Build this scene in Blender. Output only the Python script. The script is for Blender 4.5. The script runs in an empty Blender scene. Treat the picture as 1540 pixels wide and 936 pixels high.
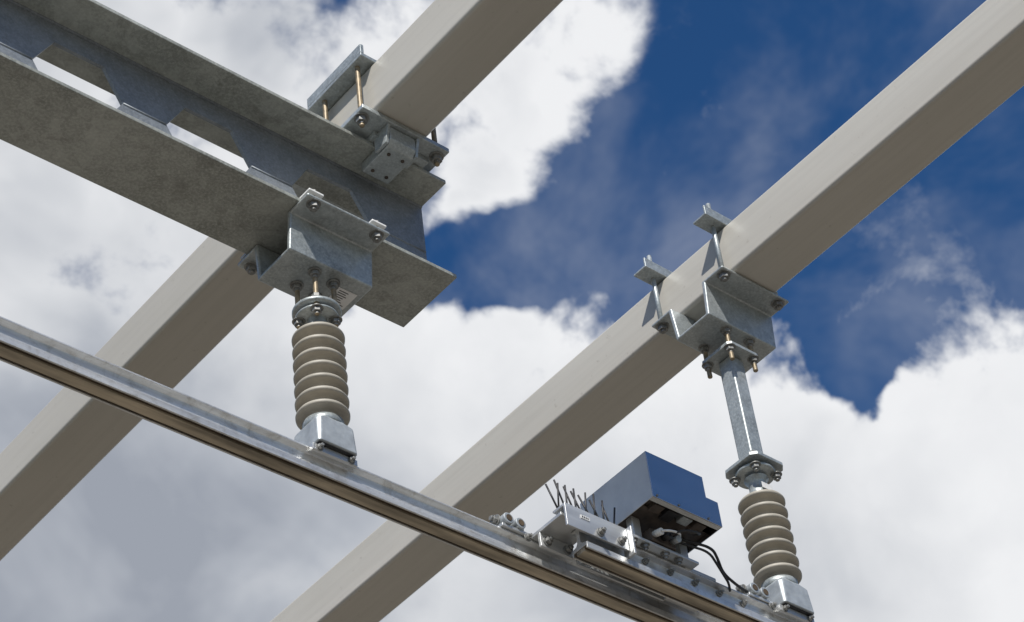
import bpy, bmesh, math, random
from mathutils import Vector, Matrix
random.seed(4)
S=bpy.context.scene
ZC=1.6   # eye height above ground; structure coordinates below are relative to the eye

# ------------------------------------------------------------------ materials
def newmat(name):
    m=bpy.data.materials.new(name); m.use_nodes=True
    nt=m.node_tree; b=nt.nodes['Principled BSDF']
    return m,nt,b
def N(nt,t,**k):
    n=nt.nodes.new(t)
    for a,v in k.items(): setattr(n,a,v)
    return n
def noise(nt,scale,detail=6,rough=.6,vec=None,dist=0):
    n=N(nt,'ShaderNodeTexNoise'); n.inputs['Scale'].default_value=scale
    n.inputs['Detail'].default_value=detail; n.inputs['Roughness'].default_value=rough
    n.inputs['Distortion'].default_value=dist
    if vec: nt.links.new(vec,n.inputs['Vector'])
    return n.outputs['Fac']
def ramp(nt,fac,stops):
    r=N(nt,'ShaderNodeValToRGB'); nt.links.new(fac,r.inputs['Fac'])
    e=r.color_ramp.elements
    e[0].position=stops[0][0]; e[0].color=(*stops[0][1],1)
    e[1].position=stops[-1][0]; e[1].color=(*stops[-1][1],1)
    for p,c in stops[1:-1]:
        x=e.new(p); x.color=(*c,1)
    return r.outputs['Color']
def mix(nt,a,b,f,mode='MIX'):
    m=N(nt,'ShaderNodeMix',data_type='RGBA',blend_type=mode)
    for s,v in ((m.inputs[0],f),(m.inputs[6],a),(m.inputs[7],b)):
        if isinstance(v,(int,float)): s.default_value=v
        elif isinstance(v,tuple): s.default_value=(*v,1)
        else: nt.links.new(v,s)
    return m.outputs[2]
def geo(nt,scale=(1,1,1)):
    g=N(nt,'ShaderNodeNewGeometry')
    mp=N(nt,'ShaderNodeMapping'); mp.inputs['Scale'].default_value=scale
    nt.links.new(g.outputs['Position'],mp.inputs['Vector'])
    return mp.outputs['Vector']
def bump(nt,b,h,strength,dist):
    bp=N(nt,'ShaderNodeBump'); bp.inputs['Strength'].default_value=strength
    bp.inputs['Distance'].default_value=dist
    nt.links.new(h,bp.inputs['Height']); nt.links.new(bp.outputs['Normal'],b.inputs['Normal'])
def rng(nt,f,a,b):
    m=N(nt,'ShaderNodeMapRange'); nt.links.new(f,m.inputs['Value'])
    m.inputs['To Min'].default_value=a; m.inputs['To Max'].default_value=b
    return m.outputs['Result']

def paint_mat():
    m,nt,b=newmat('grey_beige_paint')
    v=geo(nt,(1,.25,1)); v2=geo(nt)
    c=ramp(nt,noise(nt,2.2,3,.6,v),[(.3,(.42,.40,.35)),(.7,(.50,.48,.43))])
    st=noise(nt,60,2,.6,geo(nt,(1,.04,1)))
    c=mix(nt,c,(.34,.32,.28),rng(nt,st,-.3,.45))
    sp=ramp(nt,noise(nt,38,3,.7,v2),[(.66,(0,0,0)),(.74,(1,1,1))])
    c=mix(nt,c,(.25,.22,.18),mix(nt,(0,0,0),sp,.4))
    nt.links.new(c,b.inputs['Base Color'])
    nt.links.new(rng(nt,st,.25,.45),b.inputs['Roughness'])
    bump(nt,b,noise(nt,7,2,.5,v2),.22,.004)
    return m
def galv_mat(name,lo,hi,metal=.45,vscale=60,rough=(.4,.65),patch=3.5,dirtamt=.45):
    m,nt,b=newmat(name); v=geo(nt)
    vo=N(nt,'ShaderNodeTexVoronoi'); vo.inputs['Scale'].default_value=vscale
    nt.links.new(v,vo.inputs['Vector'])
    cell=N(nt,'ShaderNodeSeparateColor'); nt.links.new(vo.outputs['Color'],cell.inputs[0])
    big=noise(nt,patch,6,.72,v,.4)
    c=ramp(nt,big,[(.34,lo),(.5,tuple((a+b_)/2 for a,b_ in zip(lo,hi))),(.66,hi)])
    c=mix(nt,c,tuple(x*.68 for x in lo),rng(nt,cell.outputs[0],0,.35))
    fine=noise(nt,150,2,.7,v)
    c=mix(nt,c,tuple(min(1,x*1.3) for x in hi),rng(nt,fine,-.6,.9))
    dirt=ramp(nt,noise(nt,11,5,.75,v,.6),[(.54,(0,0,0)),(.70,(1,1,1))])
    c=mix(nt,c,(.12,.115,.10),mix(nt,(0,0,0),dirt,dirtamt))
    nt.links.new(c,b.inputs['Base Color'])
    b.inputs['Metallic'].default_value=metal
    nt.links.new(rng(nt,fine,*rough),b.inputs['Roughness'])
    bump(nt,b,noise(nt,70,2,.6,v),.3,.002)
    return m
def plain(name,col,metal,rough,var=.25,scale=30,stretch=(1,1,1),bmp=.2):
    m,nt,b=newmat(name); v=geo(nt,stretch)
    n=noise(nt,scale,3,.65,v)
    c=ramp(nt,n,[(.3,tuple(x*(1-var) for x in col)),(.7,tuple(min(1,x*(1+var)) for x in col))])
    nt.links.new(c,b.inputs['Base Color']); b.inputs['Metallic'].default_value=metal
    nt.links.new(rng(nt,n,rough*.75,min(1,rough*1.3)),b.inputs['Roughness'])
    bump(nt,b,n,bmp,.001)
    return m
PAINT=paint_mat()
GALV=galv_mat('galvanised_steel',(.28,.31,.315),(.46,.495,.50),.45,60,(.33,.55),5,.35)
GALVI=galv_mat('weathered_galvanised_steel',(.20,.21,.19),(.40,.415,.385),.25,38,(.45,.7),3.2,.5)
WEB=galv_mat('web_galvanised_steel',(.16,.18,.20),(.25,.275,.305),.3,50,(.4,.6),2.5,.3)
ROD=plain('zinc_yellow_rod',(.26,.21,.14),.4,.5,.4,60)
BOLT=plain('galvanised_bolt',(.24,.24,.23),.5,.5,.4,90)
SILI=plain('silicone_insulator',(.35,.325,.275),0,.5,.14,18)
ALU=plain('aluminium',(.60,.61,.61),.65,.38,.18,25,(.15,1,1),.2)
def railmat():
    m,nt,b=newmat('rail_aluminium'); v=geo(nt,(.06,1,1)); v2=geo(nt)
    c=ramp(nt,noise(nt,70,3,.6,v),[(.3,(.50,.50,.49)),(.7,(.72,.725,.72))])
    d=ramp(nt,noise(nt,26,5,.75,v2,.5),[(.50,(0,0,0)),(.70,(1,1,1))])
    c=mix(nt,c,(.25,.22,.17),mix(nt,(0,0,0),d,.55))
    nt.links.new(c,b.inputs['Base Color']); b.inputs['Metallic'].default_value=.65
    nt.links.new(rng(nt,noise(nt,30,3,.6,v2),.24,.56),b.inputs['Roughness'])
    bump(nt,b,noise(nt,60,2,.6,v),.25,.0015)
    return m
RAIL=railmat()
ALUC=plain('cast_aluminium',(.38,.41,.43),.4,.5,.16,40)
STRIP=plain('worn_contact_strip',(.40,.345,.26),.2,.55,.5,10,(.4,3,1))
GRIME=plain('brown_grime',(.065,.045,.026),0,.8,.6,30)
STEEL=plain('stainless_sheet',(.56,.56,.57),1.0,.14,.08,9,(.3,1,1),.12)
STEELM=plain('satin_sheet',(.64,.64,.62),.4,.35,.08,16)
BLACK=plain('black_rubber',(.02,.02,.022),0,.5,.3,40)
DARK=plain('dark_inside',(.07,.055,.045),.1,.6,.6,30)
WHITE=plain('white_plastic',(.72,.72,.71),0,.45,.06,30)
m,nt,b=newmat('concrete_ground'); v=geo(nt)
nt.links.new(ramp(nt,noise(nt,.6,4,.65,v),[(.3,(.14,.123,.097)),(.7,(.215,.192,.158))]),b.inputs['Base Color'])
b.inputs['Roughness'].default_value=.9
GROUND=m

# ------------------------------------------------------------------ builders
def empty(name):
    e=bpy.data.objects.new(name,None); S.collection.objects.link(e); e.empty_display_size=.1
    return e
def obj(name,bm,mat,parent=None,bevel=0,seg=2,smooth=False):
    me=bpy.data.meshes.new(name)
    bmesh.ops.recalc_face_normals(bm,faces=bm.faces)
    for v in bm.verts: v.co.z+=ZC
    bm.to_mesh(me); bm.free()
    o=bpy.data.objects.new(name,me); S.collection.objects.link(o)
    me.materials.append(mat)
    if parent: o.parent=parent
    if bevel:
        md=o.modifiers.new('bevel','BEVEL'); md.width=bevel; md.segments=seg; md.limit_method='ANGLE'
        md.harden_normals=True
        smooth=True
    if smooth:
        for p in me.polygons: p.use_smooth=True
    return o
def abox(bm,a,b):
    vs=[bm.verts.new((x,y,z)) for x in (a[0],b[0]) for y in (a[1],b[1]) for z in (a[2],b[2])]
    for f in ((0,1,3,2),(4,6,7,5),(0,4,5,1),(2,3,7,6),(0,2,6,4),(1,5,7,3)):
        bm.faces.new([vs[i] for i in f])
def box(name,a,b,mat,parent=None,bevel=.0012):
    bm=bmesh.new(); abox(bm,a,b); return obj(name,bm,mat,parent,bevel)
def prism(name,pts,axis,lo,hi,mat,parent=None,bevel=0,seg=2):
    """extrude 2D polygon; axis 'x': pts=(y,z); 'y': pts=(x,z); 'z': pts=(x,y)"""
    def P(p,t): return {'x':(t,p[0],p[1]),'y':(p[0],t,p[1]),'z':(p[0],p[1],t)}[axis]
    bm=bmesh.new()
    A=[bm.verts.new(P(p,lo)) for p in pts]; B=[bm.verts.new(P(p,hi)) for p in pts]
    n=len(pts)
    bm.faces.new(A); bm.faces.new(B[::-1])
    for i in range(n): bm.faces.new([A[i],A[(i+1)%n],B[(i+1)%n],B[i]])
    return obj(name,bm,mat,parent,bevel,seg)
def acyl(bm,p,q,r,n=16,r2=None):
    p=Vector(p);q=Vector(q);d=q-p
    M=Matrix.Translation((p+q)/2)@d.to_track_quat('Z','Y').to_matrix().to_4x4()
    bmesh.ops.create_cone(bm,cap_ends=True,segments=n,radius1=r,radius2=r if r2 is None else r2,depth=d.length,matrix=M)
def cyl(name,p,q,r,mat,parent=None,n=20,bevel=0,smooth=True):
    bm=bmesh.new(); acyl(bm,p,q,r,n); o=obj(name,bm,mat,parent,bevel)
    if smooth and not bevel:
        for f in o.data.polygons: f.use_smooth=len(f.vertices)==4
    return o
def lathe(name,c,prof,mat,parent,n=48):
    bm=bmesh.new(); rings=[]
    for r,z in prof:
        rings.append([bm.verts.new((c[0]+r*math.cos(2*math.pi*i/n),c[1]+r*math.sin(2*math.pi*i/n),z)) for i in range(n)])
    for a,b_ in zip(rings,rings[1:]):
        for i in range(n): bm.faces.new([a[i],a[(i+1)%n],b_[(i+1)%n],b_[i]])
    bm.faces.new(rings[0]); bm.faces.new(rings[-1])
    return obj(name,bm,mat,parent,smooth=True)
def rod(name,x,y,z0,z1,parent,r=.0065,mat=None,thread=True):
    """threaded rod: lathe with fine thread ridges"""
    mat=mat or ROD
    if not thread: return cyl(name,(x,y,z0),(x,y,z1),r,mat,parent)
    prof=[];k=0;z=z0
    while z<z1:
        prof.append((r if k%2 else r*.86,z)); z+=.0016;k+=1
    return lathe(name,(x,y),prof,mat,parent,12)
def nut(name,x,y,z,parent,r=.0125,h=.011,washer=True,mat=None,axis='z'):
    bm=bmesh.new()
    d={'z':Vector((0,0,1)),'y':Vector((0,1,0)),'x':Vector((1,0,0))}[axis]
    c=Vector((x,y,z))
    acyl(bm,c-d*h/2,c+d*h/2,r,6)
    if washer:
        acyl(bm,c+d*(h/2+.0002),c+d*(h/2+.0028),r*1.35,18)
    acyl(bm,c-d*(h/2+.006),c-d*h/2,r*.55,12)
    return obj(name,bm,mat or BOLT,parent,.0008)
def wire(name,pts,r,mat,parent):
    cu=bpy.data.curves.new(name,'CURVE'); cu.dimensions='3D'; cu.bevel_depth=r; cu.bevel_resolution=3; cu.resolution_u=12
    sp=cu.splines.new('NURBS'); sp.points.add(len(pts)-1)
    for p,q in zip(sp.points,pts): p.co=(q[0],q[1],q[2]+ZC,1)
    sp.use_endpoint_u=True; sp.order_u=3; cu.use_fill_caps=True
    o=bpy.data.objects.new(name,cu); S.collection.objects.link(o); cu.materials.append(mat); o.parent=parent
    return o

# ------------------------------------------------------------------ ground
bm=bmesh.new()
vs=[bm.verts.new((x,y,-ZC)) for x,y in ((-600,-600),(600,-600),(600,600),(-600,600))]; bm.faces.new(vs)
obj('ground',bm,GROUND)

# ------------------------------------------------------------------ cross beams
ZB=4.0; ZT=4.157; W=.1576
for x0 in (2.371,3.452):
    box('steel_cross_beam',(x0,-4,ZB),(x0+W,14,ZT),PAINT,None,.012)
for o in [o for o in S.objects if o.name.startswith('steel_cross_beam')]:
    o.modifiers['bevel'].segments=5

# ------------------------------------------------------------------ castellated beam
cb=empty('castellated_steel_beam')
YN,YF=2.822,3.023; YC=2.9225; XI=2.628; X0=-3.0
zb0,zb1=3.647,3.658; zt0,zt1=3.957,3.9685
def flange(name,za,zb_,):
    bm=bmesh.new(); abox(bm,(X0,YN,za),(XI,YF,zb_)); return obj(name,bm,GALVI,cb,.002)
flange('bottom_flange',zb0,zb1); flange('top_flange',zt0,zt1)
pitch=.335; wm=.112; wt=.062; hh=.088; zm=3.8075
bm=bmesh.new()
def quad(*p):
    bm.faces.new([bm.verts.new((a,YC,b_)) for a,b_ in p])
k=0;cx=2.354;ed=cx+pitch/2
quad((ed,zb1),(XI,zb1),(XI,zm),(ed,zm)); quad((ed,zm),(XI,zm),(XI,zt0),(ed,zt0))
while cx-pitch/2>X0+.2:
    L=cx-pitch/2;Rr=cx+pitch/2
    for s,ze in ((1,zt0),(-1,zb1)):
        zh=zm+s*hh
        quad((L,zm),(cx-wm,zm),(cx-wm,ze),(L,ze))
        quad((cx-wm,zm),(cx-wt,zh),(cx-wt,ze),(cx-wm,ze))
        quad((cx-wt,zh),(cx+wt,zh),(cx+wt,ze),(cx-wt,ze))
        quad((cx+wt,zh),(cx+wm,zm),(cx+wm,ze),(cx+wt,ze))
        quad((cx+wm,zm),(Rr,zm),(Rr,ze),(cx+wm,ze))
    cx-=pitch
bmesh.ops.remove_doubles(bm,verts=bm.verts,dist=1e-5)
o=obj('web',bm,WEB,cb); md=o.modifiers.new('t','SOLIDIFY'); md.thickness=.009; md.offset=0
cx=2.354; bm=bmesh.new()
acyl(bm,(cx+wm+.001,YC-.004,zm),(XI-.001,YC-.004,zm),.003,8)
while cx-pitch/2>X0+.2:
    acyl(bm,(cx-pitch+wm+.001,YC-.004,zm),(cx-wm-.001,YC-.004,zm),.003,8); cx-=pitch
obj('mid_weld_seam',bm,WEB,cb,smooth=True)
bm=bmesh.new()
for z in (zb1,zt0): acyl(bm,(X0,YC-.0045,z),(XI-.001,YC-.0045,z),.005,8)
obj('fillet_weld',bm,WEB,cb,smooth=True)

# ------------------------------------------------------------------ clamp joining castellated beam to cross beam
cl=empty('beam_clamp_bracket')
box('top_plate',(2.335,2.748,4.1595),(2.625,2.962,4.170),GALV,cl)
box('top_angle_upstand',(2.335,2.748,4.1705),(2.345,2.962,4.200),GALV,cl)
box('lower_plate',(2.335,2.757,3.984),(2.590,3.085,3.998),GALV,cl,.002)
box('packing_plate',(2.40,2.80,3.9690),(2.56,3.06,3.9838),GALV,cl)
for x in (2.352,2.572):
    for y in (2.785,2.915):
        rod('threaded_rod',x,y,3.955 if y<2.8 else 3.985,4.205,cl)
        nut('top_nut',x,y,4.178,cl)
        if y<2.8: nut('bottom_nut',x,y,3.974,cl,.0135,.013)
# clip casting over the flange edge
prism('clip_block',[(2.768,3.983),(2.768,3.944),(2.782,3.926),(2.880,3.926),(2.880,3.956),(2.815,3.956),(2.815,3.983)],'x',2.420,2.496,GALV,cl,.003)
for x in (2.411,2.4965):
    prism('clip_rib',[(2.762,3.9835),(2.775,3.930),(2.817,3.930),(2.817,3.9835)],'x',x,x+.008,GALV,cl,.001)
bm=bmesh.new()
for x in (2.438,2.478):
    for y in (2.80,2.862): acyl(bm,(x,y,3.9255),(x,y,3.9235),.0045,12)
obj('clip_pins',bm,DARK,cl)
# clip on top of the bottom flange seen through the last opening
prism('inner_clip',[(2.935,3.660),(2.935,3.700),(2.955,3.720),(3.02,3.720),(3.02,3.660)],'x',2.36,2.45,GALV,cl,.003)
box('inner_clip_plate',(2.345,2.93,3.7205),(2.47,3.03,3.729),GALV,cl)

# ------------------------------------------------------------------ hat-section hanger brackets
def hat(parent,cx,cy,zt,x0,x1):
    h=.112; t=.009; a=.0585; l=.135
    pts=[(-l,0),(-l,-t),(-a-t*1.2,-t),(-a-.002,-h),(a+.002,-h),(a+t*1.2,-t),(l,-t),(l,0),(a-.001,0),(a-t,-h+t),(-a+t,-h+t),(-a+.001,0)]
    pts=[(cy+p[0],zt+p[1]) for p in pts]
    return prism('hat_channel',pts,'x',x0,x1,GALV,parent,.004,4)
def disc_flange(parent,c,z,r,t,name='flange_disc'):
    return lathe(name,c,[(r-.002,z),(r,z+.002),(r,z+t-.002),(r-.002,z+t)],GALV,parent,40)
def insulator(c,ztop,parent):
    """ztop: top of its metal flange; 7 sheds"""
    cx,cy=c
    prof=[(.030,ztop-.066)]
    z=ztop-.070
    n=7; pit=.0362
    prof+= [(.033,z)]
    for i in range(n):
        zc=z-.016-i*pit
        prof+=[(.033,zc+.0175),(.037,zc+.0130),(.047,zc+.0090),(.0545,zc+.0055),(.0575,zc+.001),(.0572,zc-.0035),(.054,zc-.006),(.045,zc-.0065),(.037,zc-.0085),(.033,zc-.0125)]
    zend=z-.018-(6-1)*.0425-.022
    prof+=[(.036,zend),(.030,zend-.002)]
    lathe('ribbed_insulator_body',c,prof,SILI,parent,56)
    lathe('top_neck',c,[(.026,ztop-.080),(.026,ztop-.052),(.022,ztop-.046),(.022,ztop-.018),(.030,ztop-.011),(.030,ztop-.010)],GALV,parent,32)
    return zend
def rail_clamp(c,z0,zrail,parent):
    """cast cap tapering to box on rail"""
    cx,cy=c
    lathe('base_collar',c,[(.040,z0-.020),(.044,z0-.014),(.044,z0-.002),(.034,z0+.003)],GALV,parent,36)
    bm=bmesh.new()
    zt=z0-.010; zb=z0-.026; zc=zrail+.004
    ring=[]
    for hx,hy,z,ch in ((.034,.038,zt,.018),(.048,.046,zb,.008),(.050,.048,zc,.005)):
        ring.append([bm.verts.new((cx+a,cy+b_,z)) for a,b_ in ((-hx+ch,-hy),(hx-ch,-hy),(hx,-hy+ch),(hx,hy-ch),(hx-ch,hy),(-hx+ch,hy),(-hx,hy-ch),(-hx,-hy+ch))])
    for A,B in zip(ring,ring[1:]):
        for i in range(8): bm.faces.new([A[i],A[(i+1)%8],B[(i+1)%8],B[i]])
    bm.faces.new(ring[0]); bm.faces.new(ring[-1])
    obj('clamp_hood',bm,ALUC,parent,.003)
    box('gasket',(cx-.046,cy-.043,zrail+.0012),(cx+.046,cy+.043,zrail+.0036),BLACK,parent)
    for s in (-1,1):
        prism('rail_jaw',[(cy+s*.014,zrail+.001),(cy+s*.034,zrail+.001),(cy+s*.034,zrail-.014),(cy+s*.028,zrail-.016),(cy+s*.012,zrail-.0085),(cy+s*.012,zrail-.006),(cy+s*.0215,zrail-.006),(cy+s*.0215,zrail+.0005)][::s],'x',cx-.056,cx+.056,ALU,parent,.001)
        for x in (cx-.040,cx+.040):
            nut('jaw_bolt',x,cy+s*.038,zrail-.006,parent,.007,.006,True,BOLT,'y')

ZR=3.033
# insulator under the castellated beam
C1=(2.296,2.9225)
ia=empty('suspended_insulator')
hat(ia,C1[0],C1[1],3.6455,2.185,2.410)
for x in (2.212,2.384):
    for s in (-1,1):
        y=C1[1]+s*.118
        rod('clamp_bolt',x,y,3.624,3.672,ia)
        nut('clamp_nut',x,y,3.629,ia,.0125,.012)
        box('flange_clip',(x-.02,y-.014 if s<0 else y-.045,3.6595),(x+.02,y+.045 if s<0 else y+.014,3.666),WHITE if s<0 else GALV,ia,.002)
        nut('clip_nut',x,y,3.671,ia,.010,.008,False,BOLT)
bz=3.6455-.112
disc_flange(ia,C1,3.440,.054,.010)
disc_flange(ia,C1,3.424,.048,.007,'lower_disc')
for i in range(4):
    a=math.radians(45+90*i+8); x=C1[0]+.040*math.cos(a); y=C1[1]+.040*math.sin(a)
    rod('threaded_rod',x,y,3.405,bz+.02,ia,.006)
    nut('rod_nut_lower',x,y,3.417,ia,.011,.010)
    nut('rod_nut_disc',x,y,3.4575,ia,.011,.010,False)
    nut('rod_nut_upper',x,y,bz-.009,ia,.0115,.010)
z=insulator(C1,3.452,ia)
rail_clamp(C1,z,ZR,ia)
box('maker_label',(2.345,2.900,bz-.0016),(2.395,2.955,bz-.0004),WHITE,ia,0)
bm=bmesh.new()
for i in range(7):
    y=2.906+i*.0065; abox(bm,(2.351,y,bz-.0022),(2.351+random.uniform(.02,.038),y+.002,bz-.0018))
obj('label_print',bm,BLACK,ia)

# insulator on drop post under the right cross beam
C2=(3.531,2.819)
ib=empty('post_mounted_insulator')
zt2=3.998
hat(ib,C2[0],C2[1],zt2,3.412,3.652)
for y in (C2[1]-.116,C2[1]+.116):
    for x in (3.434,3.627):
        rod('u_bolt_leg',x,y,zt2-.025,4.242 if x<3.5 else 4.20,ib,.0062,GALV,False)
        nut('u_bolt_nut',x,y,zt2-.017,ib,.0135,.012)
        nut('strap_nut',x,y,4.176,ib,.0125,.011,False)
    prism('strap_angle',[(y-.026,4.1595),(y+.022,4.1595),(y+.022,4.166),(y-.020,4.166),(y-.020,4.192),(y-.026,4.192)],'x',3.384,3.66,GALV,ib,.0015)
bz=zt2-.112
prism('post_head_plate',[(C2[0]+a,C2[1]+b_) for a,b_ in ((-.055,-.045),(-.045,-.055),(.045,-.055),(.055,-.045),(.055,.045),(.045,.055),(-.045,.055),(-.055,.045))],'z',3.826,3.836,GALV,ib,.0015)
for sx in (-1,1):
    for sy in (-1,1):
        x=C2[0]+sx*.041;y=C2[1]+sy*.041
        rod('threaded_rod',x,y,3.785,bz+.02,ib,.0065)
        nut('rod_nut_lower',x,y,3.819,ib,.0115,.011)
        nut('rod_nut_upper',x,y,bz-.008,ib,.0115,.011)
box('square_post',(C2[0]-.0235,C2[1]-.0235,3.478),(C2[0]+.0235,C2[1]+.0235,3.8255),GALV,ib,.006)
prism('post_foot_plate',[(C2[0]+a,C2[1]+b_) for a,b_ in ((-.057,-.042),(-.042,-.057),(.042,-.057),(.057,-.042),(.057,.042),(.042,.057),(-.042,.057),(-.057,.042))],'z',3.468,3.478,GALV,ib,.0015)
disc_flange(ib,C2,3.452,.050,.0095)
for sx in (-1,1):
    for sy in (-1,1):
        x=C2[0]+sx*.036;y=C2[1]+sy*.036
        nut('foot_nut',x,y,3.444,ib,.0105,.010)
        nut('foot_nut_top',x,y,3.4845,ib,.0105,.010,False)
z=insulator(C2,3.452,ib)
rail_clamp(C2,z,ZR,ib)
box('id_tag',(C2[0]-.018,C2[1]-.0300,3.395),(C2[0]+.018,C2[1]-.0288,3.412),WHITE,ib,0)

# ------------------------------------------------------------------ conductor rails
def rail(cy,x0,x1):
    r=empty('conductor_rail')
    hf=[(.020,.065),(.020,.0605),(.007,.056),(.0055,.050),(.0055,.027),(.010,.021),(.025,.0165),(.025,0),(.0205,0),(.0205,.009)]
    pts=[(cy+a,2.968+b_) for a,b_ in hf]+[(cy-a,2.968+b_) for a,b_ in hf[::-1]]
    prism('aluminium_profile',pts,'x',x0,x1,RAIL,r,.0008,1)
    box('contact_strip',(x0+.002,cy-.0125,2.966),(x1-.002,cy+.0125,2.9765),STRIP,r,.001)
    for s in (-1,1):
        a,b_=sorted((cy+s*.0130,cy+s*.0202))
        box('groove_grime',(x0+.003,a,2.9712),(x1-.003,b_,2.9768),GRIME,r,0)
    return r
R1=rail(2.9225,-4.0,3.55); R2=rail(2.819,2.89,6.0)

# ------------------------------------------------------------------ overlap joint between the rails
jt=empty('rail_overlap_joint')
yn2=2.819-.0255
prism('joint_angle',[(yn2-.003,2.998),(yn2-.009,2.998),(yn2-.009,3.058),(yn2+.03,3.058),(yn2+.03,3.052),(yn2-.003,3.052)],'x',2.830,3.008,ALU,jt,.001)
box('angle_end_plate',(3.009,yn2-.022,2.985),(3.015,yn2+.010,3.060),ALU,jt)
for x in (2.925,2.985): nut('joint_bolt',x,yn2-.016,3.014,jt,.008,.008,True,BOLT,'y')
box('joint_sticker',(2.872,yn2-.0104,3.032),(2.897,yn2-.0094,3.041),WHITE,jt,0)
bm=bmesh.new()
for i in range(4): abox(bm,(2.875+i*.0052,yn2-.0112,3.0345),(2.878+i*.0052,yn2-.0106,3.0385))
obj('sticker_print',bm,BLACK,jt)
for x in (2.870,3.235):
    box('cross_tie',(x-.04,2.80,3.0345),(x+.055,2.955,3.043),ALU,jt)
    box('tie_lug',(x-.04,2.872,2.998),(x+.055,2.880,3.0343),ALU,jt)
    for dx in (-.022,.035): nut('tie_bolt',x+dx,2.864,3.014,jt,.0085,.009,True,BOLT,'y')
box('joint_fish_plate',(2.935,2.874,2.990),(3.19,2.8795,3.028),ALU,jt)
for i in range(4): nut('fish_bolt',2.96+.07*i,2.868,3.010,jt,.007,.007,True,BOLT,'y')
for i in range(5):
    x=3.08+i*.075
    nut('rail_bolt',x,2.806,3.014,jt,.006,.006,True,BOLT,'y')

# ------------------------------------------------------------------ cable lugs (ringed connectors on the rails)
def lug(x,y):
    g=empty('cable_connector')
    box('base',(x-.040,y-.020,3.0345),(x+.040,y+.020,3.042),ALU,g)
    for dx in (-.024,.010):
        bm=bmesh.new()
        acyl(bm,(x+dx,y-.026,3.056),(x+dx,y+.022,3.056),.014,20)
        obj('ring_barrel',bm,ALUC,g,.002)
        cyl('bore',(x+dx,y-.0275,3.056),(x+dx,y-.0262,3.056),.008,GRIME,g)
    cyl('cross_pin',(x-.05,y,3.060),(x+.035,y,3.060),.006,BOLT,g)
    nut('pin_nut',x-.045,y,3.060,g,.010,.009,True,BOLT,'x')
    nut('base_bolt',x+.030,y-.024,3.028,g,.007,.007,True,BOLT,'y')
    return g
lug(2.785,2.915); lug(3.43,2.815)

# ------------------------------------------------------------------ control box (open-bottom sheet-metal housing)
ebx=empty('trackside_control_box')
t=.0022
yA,yB=2.703,2.925
prof=[(3.022,3.100),(3.022,3.228),(3.196,3.228),(3.196,3.170),(3.232,3.170),(3.232,3.100)]
def sheet_prof(name,y,mat):
    prism(name,prof,'y',y-t/2,y+t/2,mat,ebx,.0008)
sheet_prof('front_panel',yA,STEEL); sheet_prof('rear_panel',yB,STEELM)
ya,yb=yA+t/2+.0002,yB-t/2-.0002
box('left_panel',(3.022,ya,3.100),(3.0242,yb,3.2278),STEELM,ebx,.0006)
box('roof_panel',(3.0244,ya,3.2256),(3.196,yb,3.228),STEELM,ebx,.0006)
box('step_riser',(3.1938,ya,3.1702),(3.196,yb,3.2254),STEEL,ebx,.0006)
box('step_top',(3.1962,ya,3.1678),(3.232,yb,3.170),STEEL,ebx,.0006)
box('right_panel',(3.2298,ya,3.100),(3.232,yb,3.1676),STEEL,ebx,.0006)
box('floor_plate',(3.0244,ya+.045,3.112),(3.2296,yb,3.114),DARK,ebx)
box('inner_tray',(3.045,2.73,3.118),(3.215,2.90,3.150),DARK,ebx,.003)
for i in range(4):
    box('inner_component',(3.05+i*.042,2.725,3.104),(3.08+i*.042,2.75+.012*(i%2),3.135),(DARK,BLACK,GALV,DARK)[i],ebx,.002)
box('front_hem',(3.0245,yA+.0015,3.100),(3.2295,yA+.014,3.102),STEELM,ebx,.0004)
for x in (3.035,3.10,3.19):
    cyl('panel_rivet',(x,yA-.0012,3.107),(x,yA-.0032,3.107),.0028,BOLT,ebx,10)
for x,y in ((3.05,2.80),(3.19,2.80),(3.05,2.86),(3.19,2.86)):
    box('stand_leg',(x-.012,y-.010,3.044),(x+.012,y+.010,3.1118),ALU,ebx,.002)
box('stand_plate',(3.01,2.775,3.0365),(3.215,2.885,3.0435),ALU,ebx)
for x in (3.025,3.06,3.12,3.16): nut('stand_bolt',x,2.785,3.030,ebx,.008,.008)
box('terminal_block',(3.075,2.775,3.050),(3.150,2.815,3.085),DARK,ebx,.004)
for i in range(3):
    cyl('cable_gland',(3.085+i*.026,2.775,3.068),(3.085+i*.026,2.752,3.062),.008,(WHITE,BLACK,ALUC)[i],ebx)
wire('white_lead',[(3.085,2.75,3.062),(3.09,2.735,3.055),(3.12,2.74,3.066),(3.15,2.755,3.080),(3.18,2.79,3.105)],.0028,WHITE,ebx)
wire('black_lead',[(3.111,2.75,3.062),(3.13,2.73,3.07),(3.17,2.725,3.075),(3.20,2.74,3.092),(3.21,2.77,3.115)],.003,BLACK,ebx)
cb2=empty('power_cable')
wire('strand_a',[(3.16,2.79,3.100),(3.19,2.76,3.078),(3.245,2.755,3.082),(3.275,2.77,3.072),(3.30,2.785,3.052),(3.345,2.79,3.040),(3.38,2.80,3.045),(3.42,2.812,3.056)],.0034,BLACK,cb2)
wire('strand_b',[(3.14,2.80,3.100),(3.18,2.765,3.068),(3.235,2.758,3.070),(3.275,2.775,3.060),(3.295,2.778,3.038),(3.315,2.785,3.028),(3.33,2.80,3.024)],.0030,BLACK,cb2)

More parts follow.
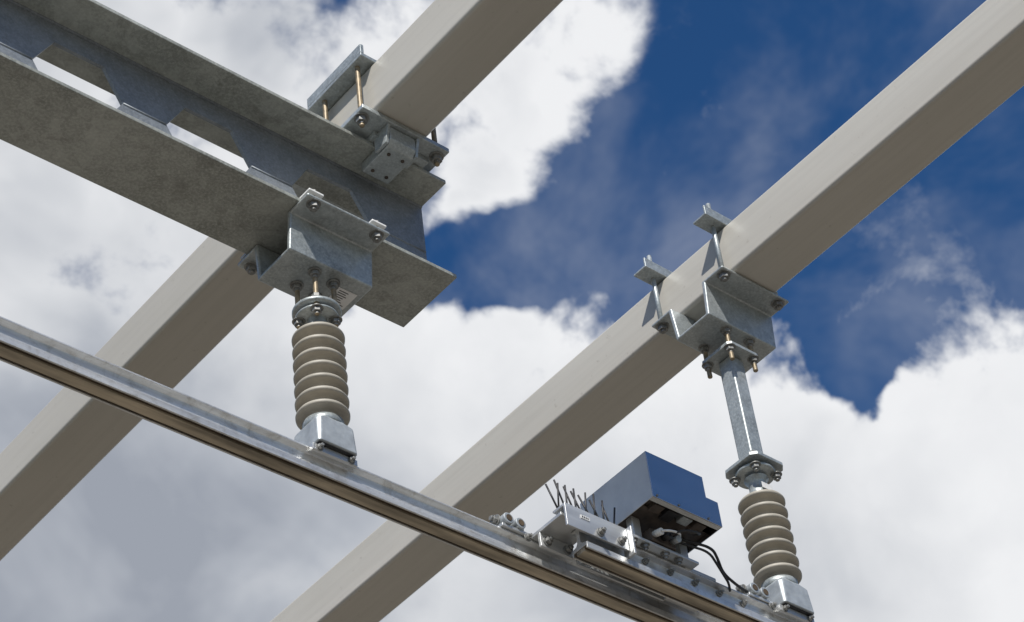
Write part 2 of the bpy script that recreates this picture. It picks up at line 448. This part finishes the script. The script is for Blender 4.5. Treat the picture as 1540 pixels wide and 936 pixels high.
# ------------------------------------------------------------------ bird spikes
sp=empty('bird_deterrent_spikes')
box('spike_base',(2.835,2.808,3.0590),(3.015,2.830,3.0640),DARK,sp)
for i in range(7):
    x=2.844+i*.0265
    for ax,ay in ((-.028,.0),(-.006,-.010)):
        cyl('spike',(x,2.819,3.062),(x+ax+random.uniform(-.006,.006),2.819+ay+random.uniform(-.008,.008),3.062+random.uniform(.062,.082)),.0022,BLACK,sp,8)

# ------------------------------------------------------------------ camera (eye 1.6 m, looking up 42 deg)
cam=bpy.data.cameras.new('camera'); co=bpy.data.objects.new('camera',cam); S.collection.objects.link(co)
rt=Vector((.76889,-.63156,-.09967)); dn=Vector((.37375,.57045,-.73137)); fw=Vector((.51876,.52509,.67466))
M=Matrix((rt,-dn,-fw)).transposed().to_4x4(); M.translation=Vector((0,0,ZC)); co.matrix_world=M
cam.sensor_width=36; cam.lens=81.8; cam.clip_end=3000; cam.clip_start=.05
cam.dof.use_dof=True; cam.dof.focus_distance=5.2; cam.dof.aperture_fstop=12
S.camera=co

# ------------------------------------------------------------------ sun + sky
sd=Vector((-.50,-.47,.73)).normalized()
sun=bpy.data.lights.new('sun','SUN'); sun.energy=5.0; sun.angle=math.radians(.5); sun.color=(1,.96,.90)
so=bpy.data.objects.new('sun',sun); S.collection.objects.link(so)
so.rotation_euler=sd.to_track_quat('Z','Y').to_euler()
w=bpy.data.worlds.new('World'); S.world=w; w.use_nodes=True
w.cycles.sampling_method='NONE'
nt=w.node_tree; nt.nodes.clear()
out=N(nt,'ShaderNodeOutputWorld')
sky=N(nt,'ShaderNodeTexSky',sky_type='NISHITA'); sky.sun_disc=False
sky.sun_elevation=math.asin(sd.z); sky.sun_rotation=math.atan2(sd.x,sd.y)
sky.air_density=1.0; sky.dust_density=.2; sky.ozone_density=3.0
tc=N(nt,'ShaderNodeTexCoord'); D=tc.outputs['Generated']
nz=N(nt,'ShaderNodeVectorMath',operation='NORMALIZE'); nt.links.new(D,nz.inputs[0]); D=nz.outputs[0]
def M2(op,a,b_=None,c=None):
    m=N(nt,'ShaderNodeMath',operation=op)
    for i,v in enumerate((a,b_,c)):
        if v is None: continue
        if isinstance(v,(int,float)): m.inputs[i].default_value=v
        else: nt.links.new(v,m.inputs[i])
    return m.outputs[0]
def MR(v,a,b_,c=0,d=1,smooth=True):
    m=N(nt,'ShaderNodeMapRange',interpolation_type='SMOOTHSTEP' if smooth else 'LINEAR')
    nt.links.new(v,m.inputs['Value'])
    for k_,x in zip(('From Min','From Max','To Min','To Max'),(a,b_,c,d)): m.inputs[k_].default_value=x
    return m.outputs['Result']
# domain warp
wn=N(nt,'ShaderNodeTexNoise'); wn.inputs['Scale'].default_value=15; wn.inputs['Detail'].default_value=3; wn.inputs['Roughness'].default_value=.6
nt.links.new(D,wn.inputs['Vector'])
ws=N(nt,'ShaderNodeVectorMath',operation='MULTIPLY_ADD'); nt.links.new(wn.outputs['Color'],ws.inputs[0])
ws.inputs[1].default_value=(.06,)*3; ws.inputs[2].default_value=(-.03,)*3
wa=N(nt,'ShaderNodeVectorMath',operation='ADD'); nt.links.new(D,wa.inputs[0]); nt.links.new(ws.outputs[0],wa.inputs[1]); DW=wa.outputs[0]
# cloud masses: (a,b,radius) offsets on a chart of the sky around 42 deg altitude
E0,E1,E2=Vector((.51876,.52509,.67466)),Vector((.76889,-.63156,-.09967)),Vector((.37375,.57045,-.73137))
def blob(a,b_,r,wt_=1.0):
    c=(E0+E1*a+E2*b_).normalized()
    d=N(nt,'ShaderNodeVectorMath',operation='DISTANCE'); nt.links.new(DW,d.inputs[0]); d.inputs[1].default_value=c
    return MR(d.outputs['Value'],r*1.7,r*.3,0,wt_)
def mx(lst):
    a=lst[0]
    for b_ in lst[1:]: a=M2('MAXIMUM',a,b_)
    return a
pos=[(-.22,-.04,.13),(-.18,-.11,.07),(-.10,.06,.10),(-.02,.085,.075),(-.095,-.112,.042),(-.12,-.05,.07),
 (.05,.115,.09),(.135,.105,.068),(.20,.11,.085),(.065,.034,.040),(-.05,.02,.045),(.040,.022,.028),(.112,.062,.042),
 (.205,.052,.032),(.180,.068,.040),(-.006,-.105,.030),(.004,-.085,.027),(.026,-.118,.024),(-.018,-.062,.022),(-.026,-.042,.014),(-.05,-.10,.036),
 (-.20,.12,.16),(0,.25,.16),(.2,.24,.17),(-.005,.014,.024)]
neg=[(-.080,-.138,.012),(-.010,-.020,.018),(.145,.028,.016),(-.035,-.014,.011)]
P=mx([blob(*p) for p in pos]); Q=mx([blob(*p) for p in neg])
far=MR(noise(nt,2.3,1,.5,D),.56,.74)
dist=N(nt,'ShaderNodeVectorMath',operation='DISTANCE'); nt.links.new(D,dist.inputs[0]); dist.inputs[1].default_value=E0
outm=MR(dist.outputs['Value'],.31,.46)
F=M2('MAXIMUM',M2('SUBTRACT',P,Q),M2('MULTIPLY',far,outm))
fb=noise(nt,22,8,.61,D,.2)
fbc=M2('SUBTRACT',fb,.5)
# edge softness varies: ragged wisps high up, firmer cumulus rims low down
low=N(nt,'ShaderNodeVectorMath',operation='DOT_PRODUCT'); nt.links.new(D,low.inputs[0]); low.inputs[1].default_value=E2
soft=MR(low.outputs['Value'],-.04,.05,1,0)
amp=M2('MULTIPLY',M2('MULTIPLY_ADD',soft,1.0,2.0),MR(F,-.02,.30,.42,1))
G=M2('ADD',F,M2('MULTIPLY',fbc,amp))
hi=M2('MULTIPLY_ADD',soft,.42,.54)
lo_=M2('MULTIPLY_ADD',soft,-.10,.18)
dm=N(nt,'ShaderNodeMapRange',interpolation_type='SMOOTHSTEP'); nt.links.new(G,dm.inputs['Value'])
nt.links.new(lo_,dm.inputs['From Min']); nt.links.new(hi,dm.inputs['From Max'])
dens=dm.outputs['Result']
veil=MR(noise(nt,8,5,.58,D,.3),.44,.80,0,.24)
dens=M2('MAXIMUM',dens,veil)
gray=mx([blob(*p) for p in [(-.20,.11,.10,1.0),(-.12,.13,.09,.95),(-.24,-.06,.07,.45),(-.16,-.04,.06,.30),(.02,.14,.09,.50),(.13,.115,.05,.32),(-.11,-.12,.03,.6),(-.19,-.12,.04,.5),(-.05,.08,.06,.3)]])
body=MR(G,.6,1.4)
snm=MR(noise(nt,10,4,.55,D,.3),.33,.67)
tone=M2('ADD',M2('MULTIPLY',gray,M2('MULTIPLY_ADD',snm,.40,.60)),M2('MULTIPLY',M2('MULTIPLY',body,snm),.28))
tone=M2('ADD',tone,M2('MULTIPLY',fbc,-.50))
ccol=ramp(nt,tone,[(0,(.91,.92,.94)),(.35,(.69,.71,.745)),(.7,(.47,.50,.555)),(1,(.35,.38,.44))])
skc=N(nt,'ShaderNodeHueSaturation'); skc.inputs['Saturation'].default_value=1.28; skc.inputs['Hue'].default_value=.505; nt.links.new(sky.outputs[0],skc.inputs['Color'])
bg1=N(nt,'ShaderNodeBackground'); nt.links.new(skc.outputs[0],bg1.inputs[0]); bg1.inputs[1].default_value=.088
bg2=N(nt,'ShaderNodeBackground'); nt.links.new(ccol,bg2.inputs[0]); bg2.inputs[1].default_value=.95
ms=N(nt,'ShaderNodeMixShader'); nt.links.new(dens,ms.inputs[0]); nt.links.new(bg1.outputs[0],ms.inputs[1]); nt.links.new(bg2.outputs[0],ms.inputs[2])
nt.links.new(ms.outputs[0],out.inputs[0])
S.view_settings.view_transform='Standard'; S.view_settings.look='None'; S.view_settings.exposure=0
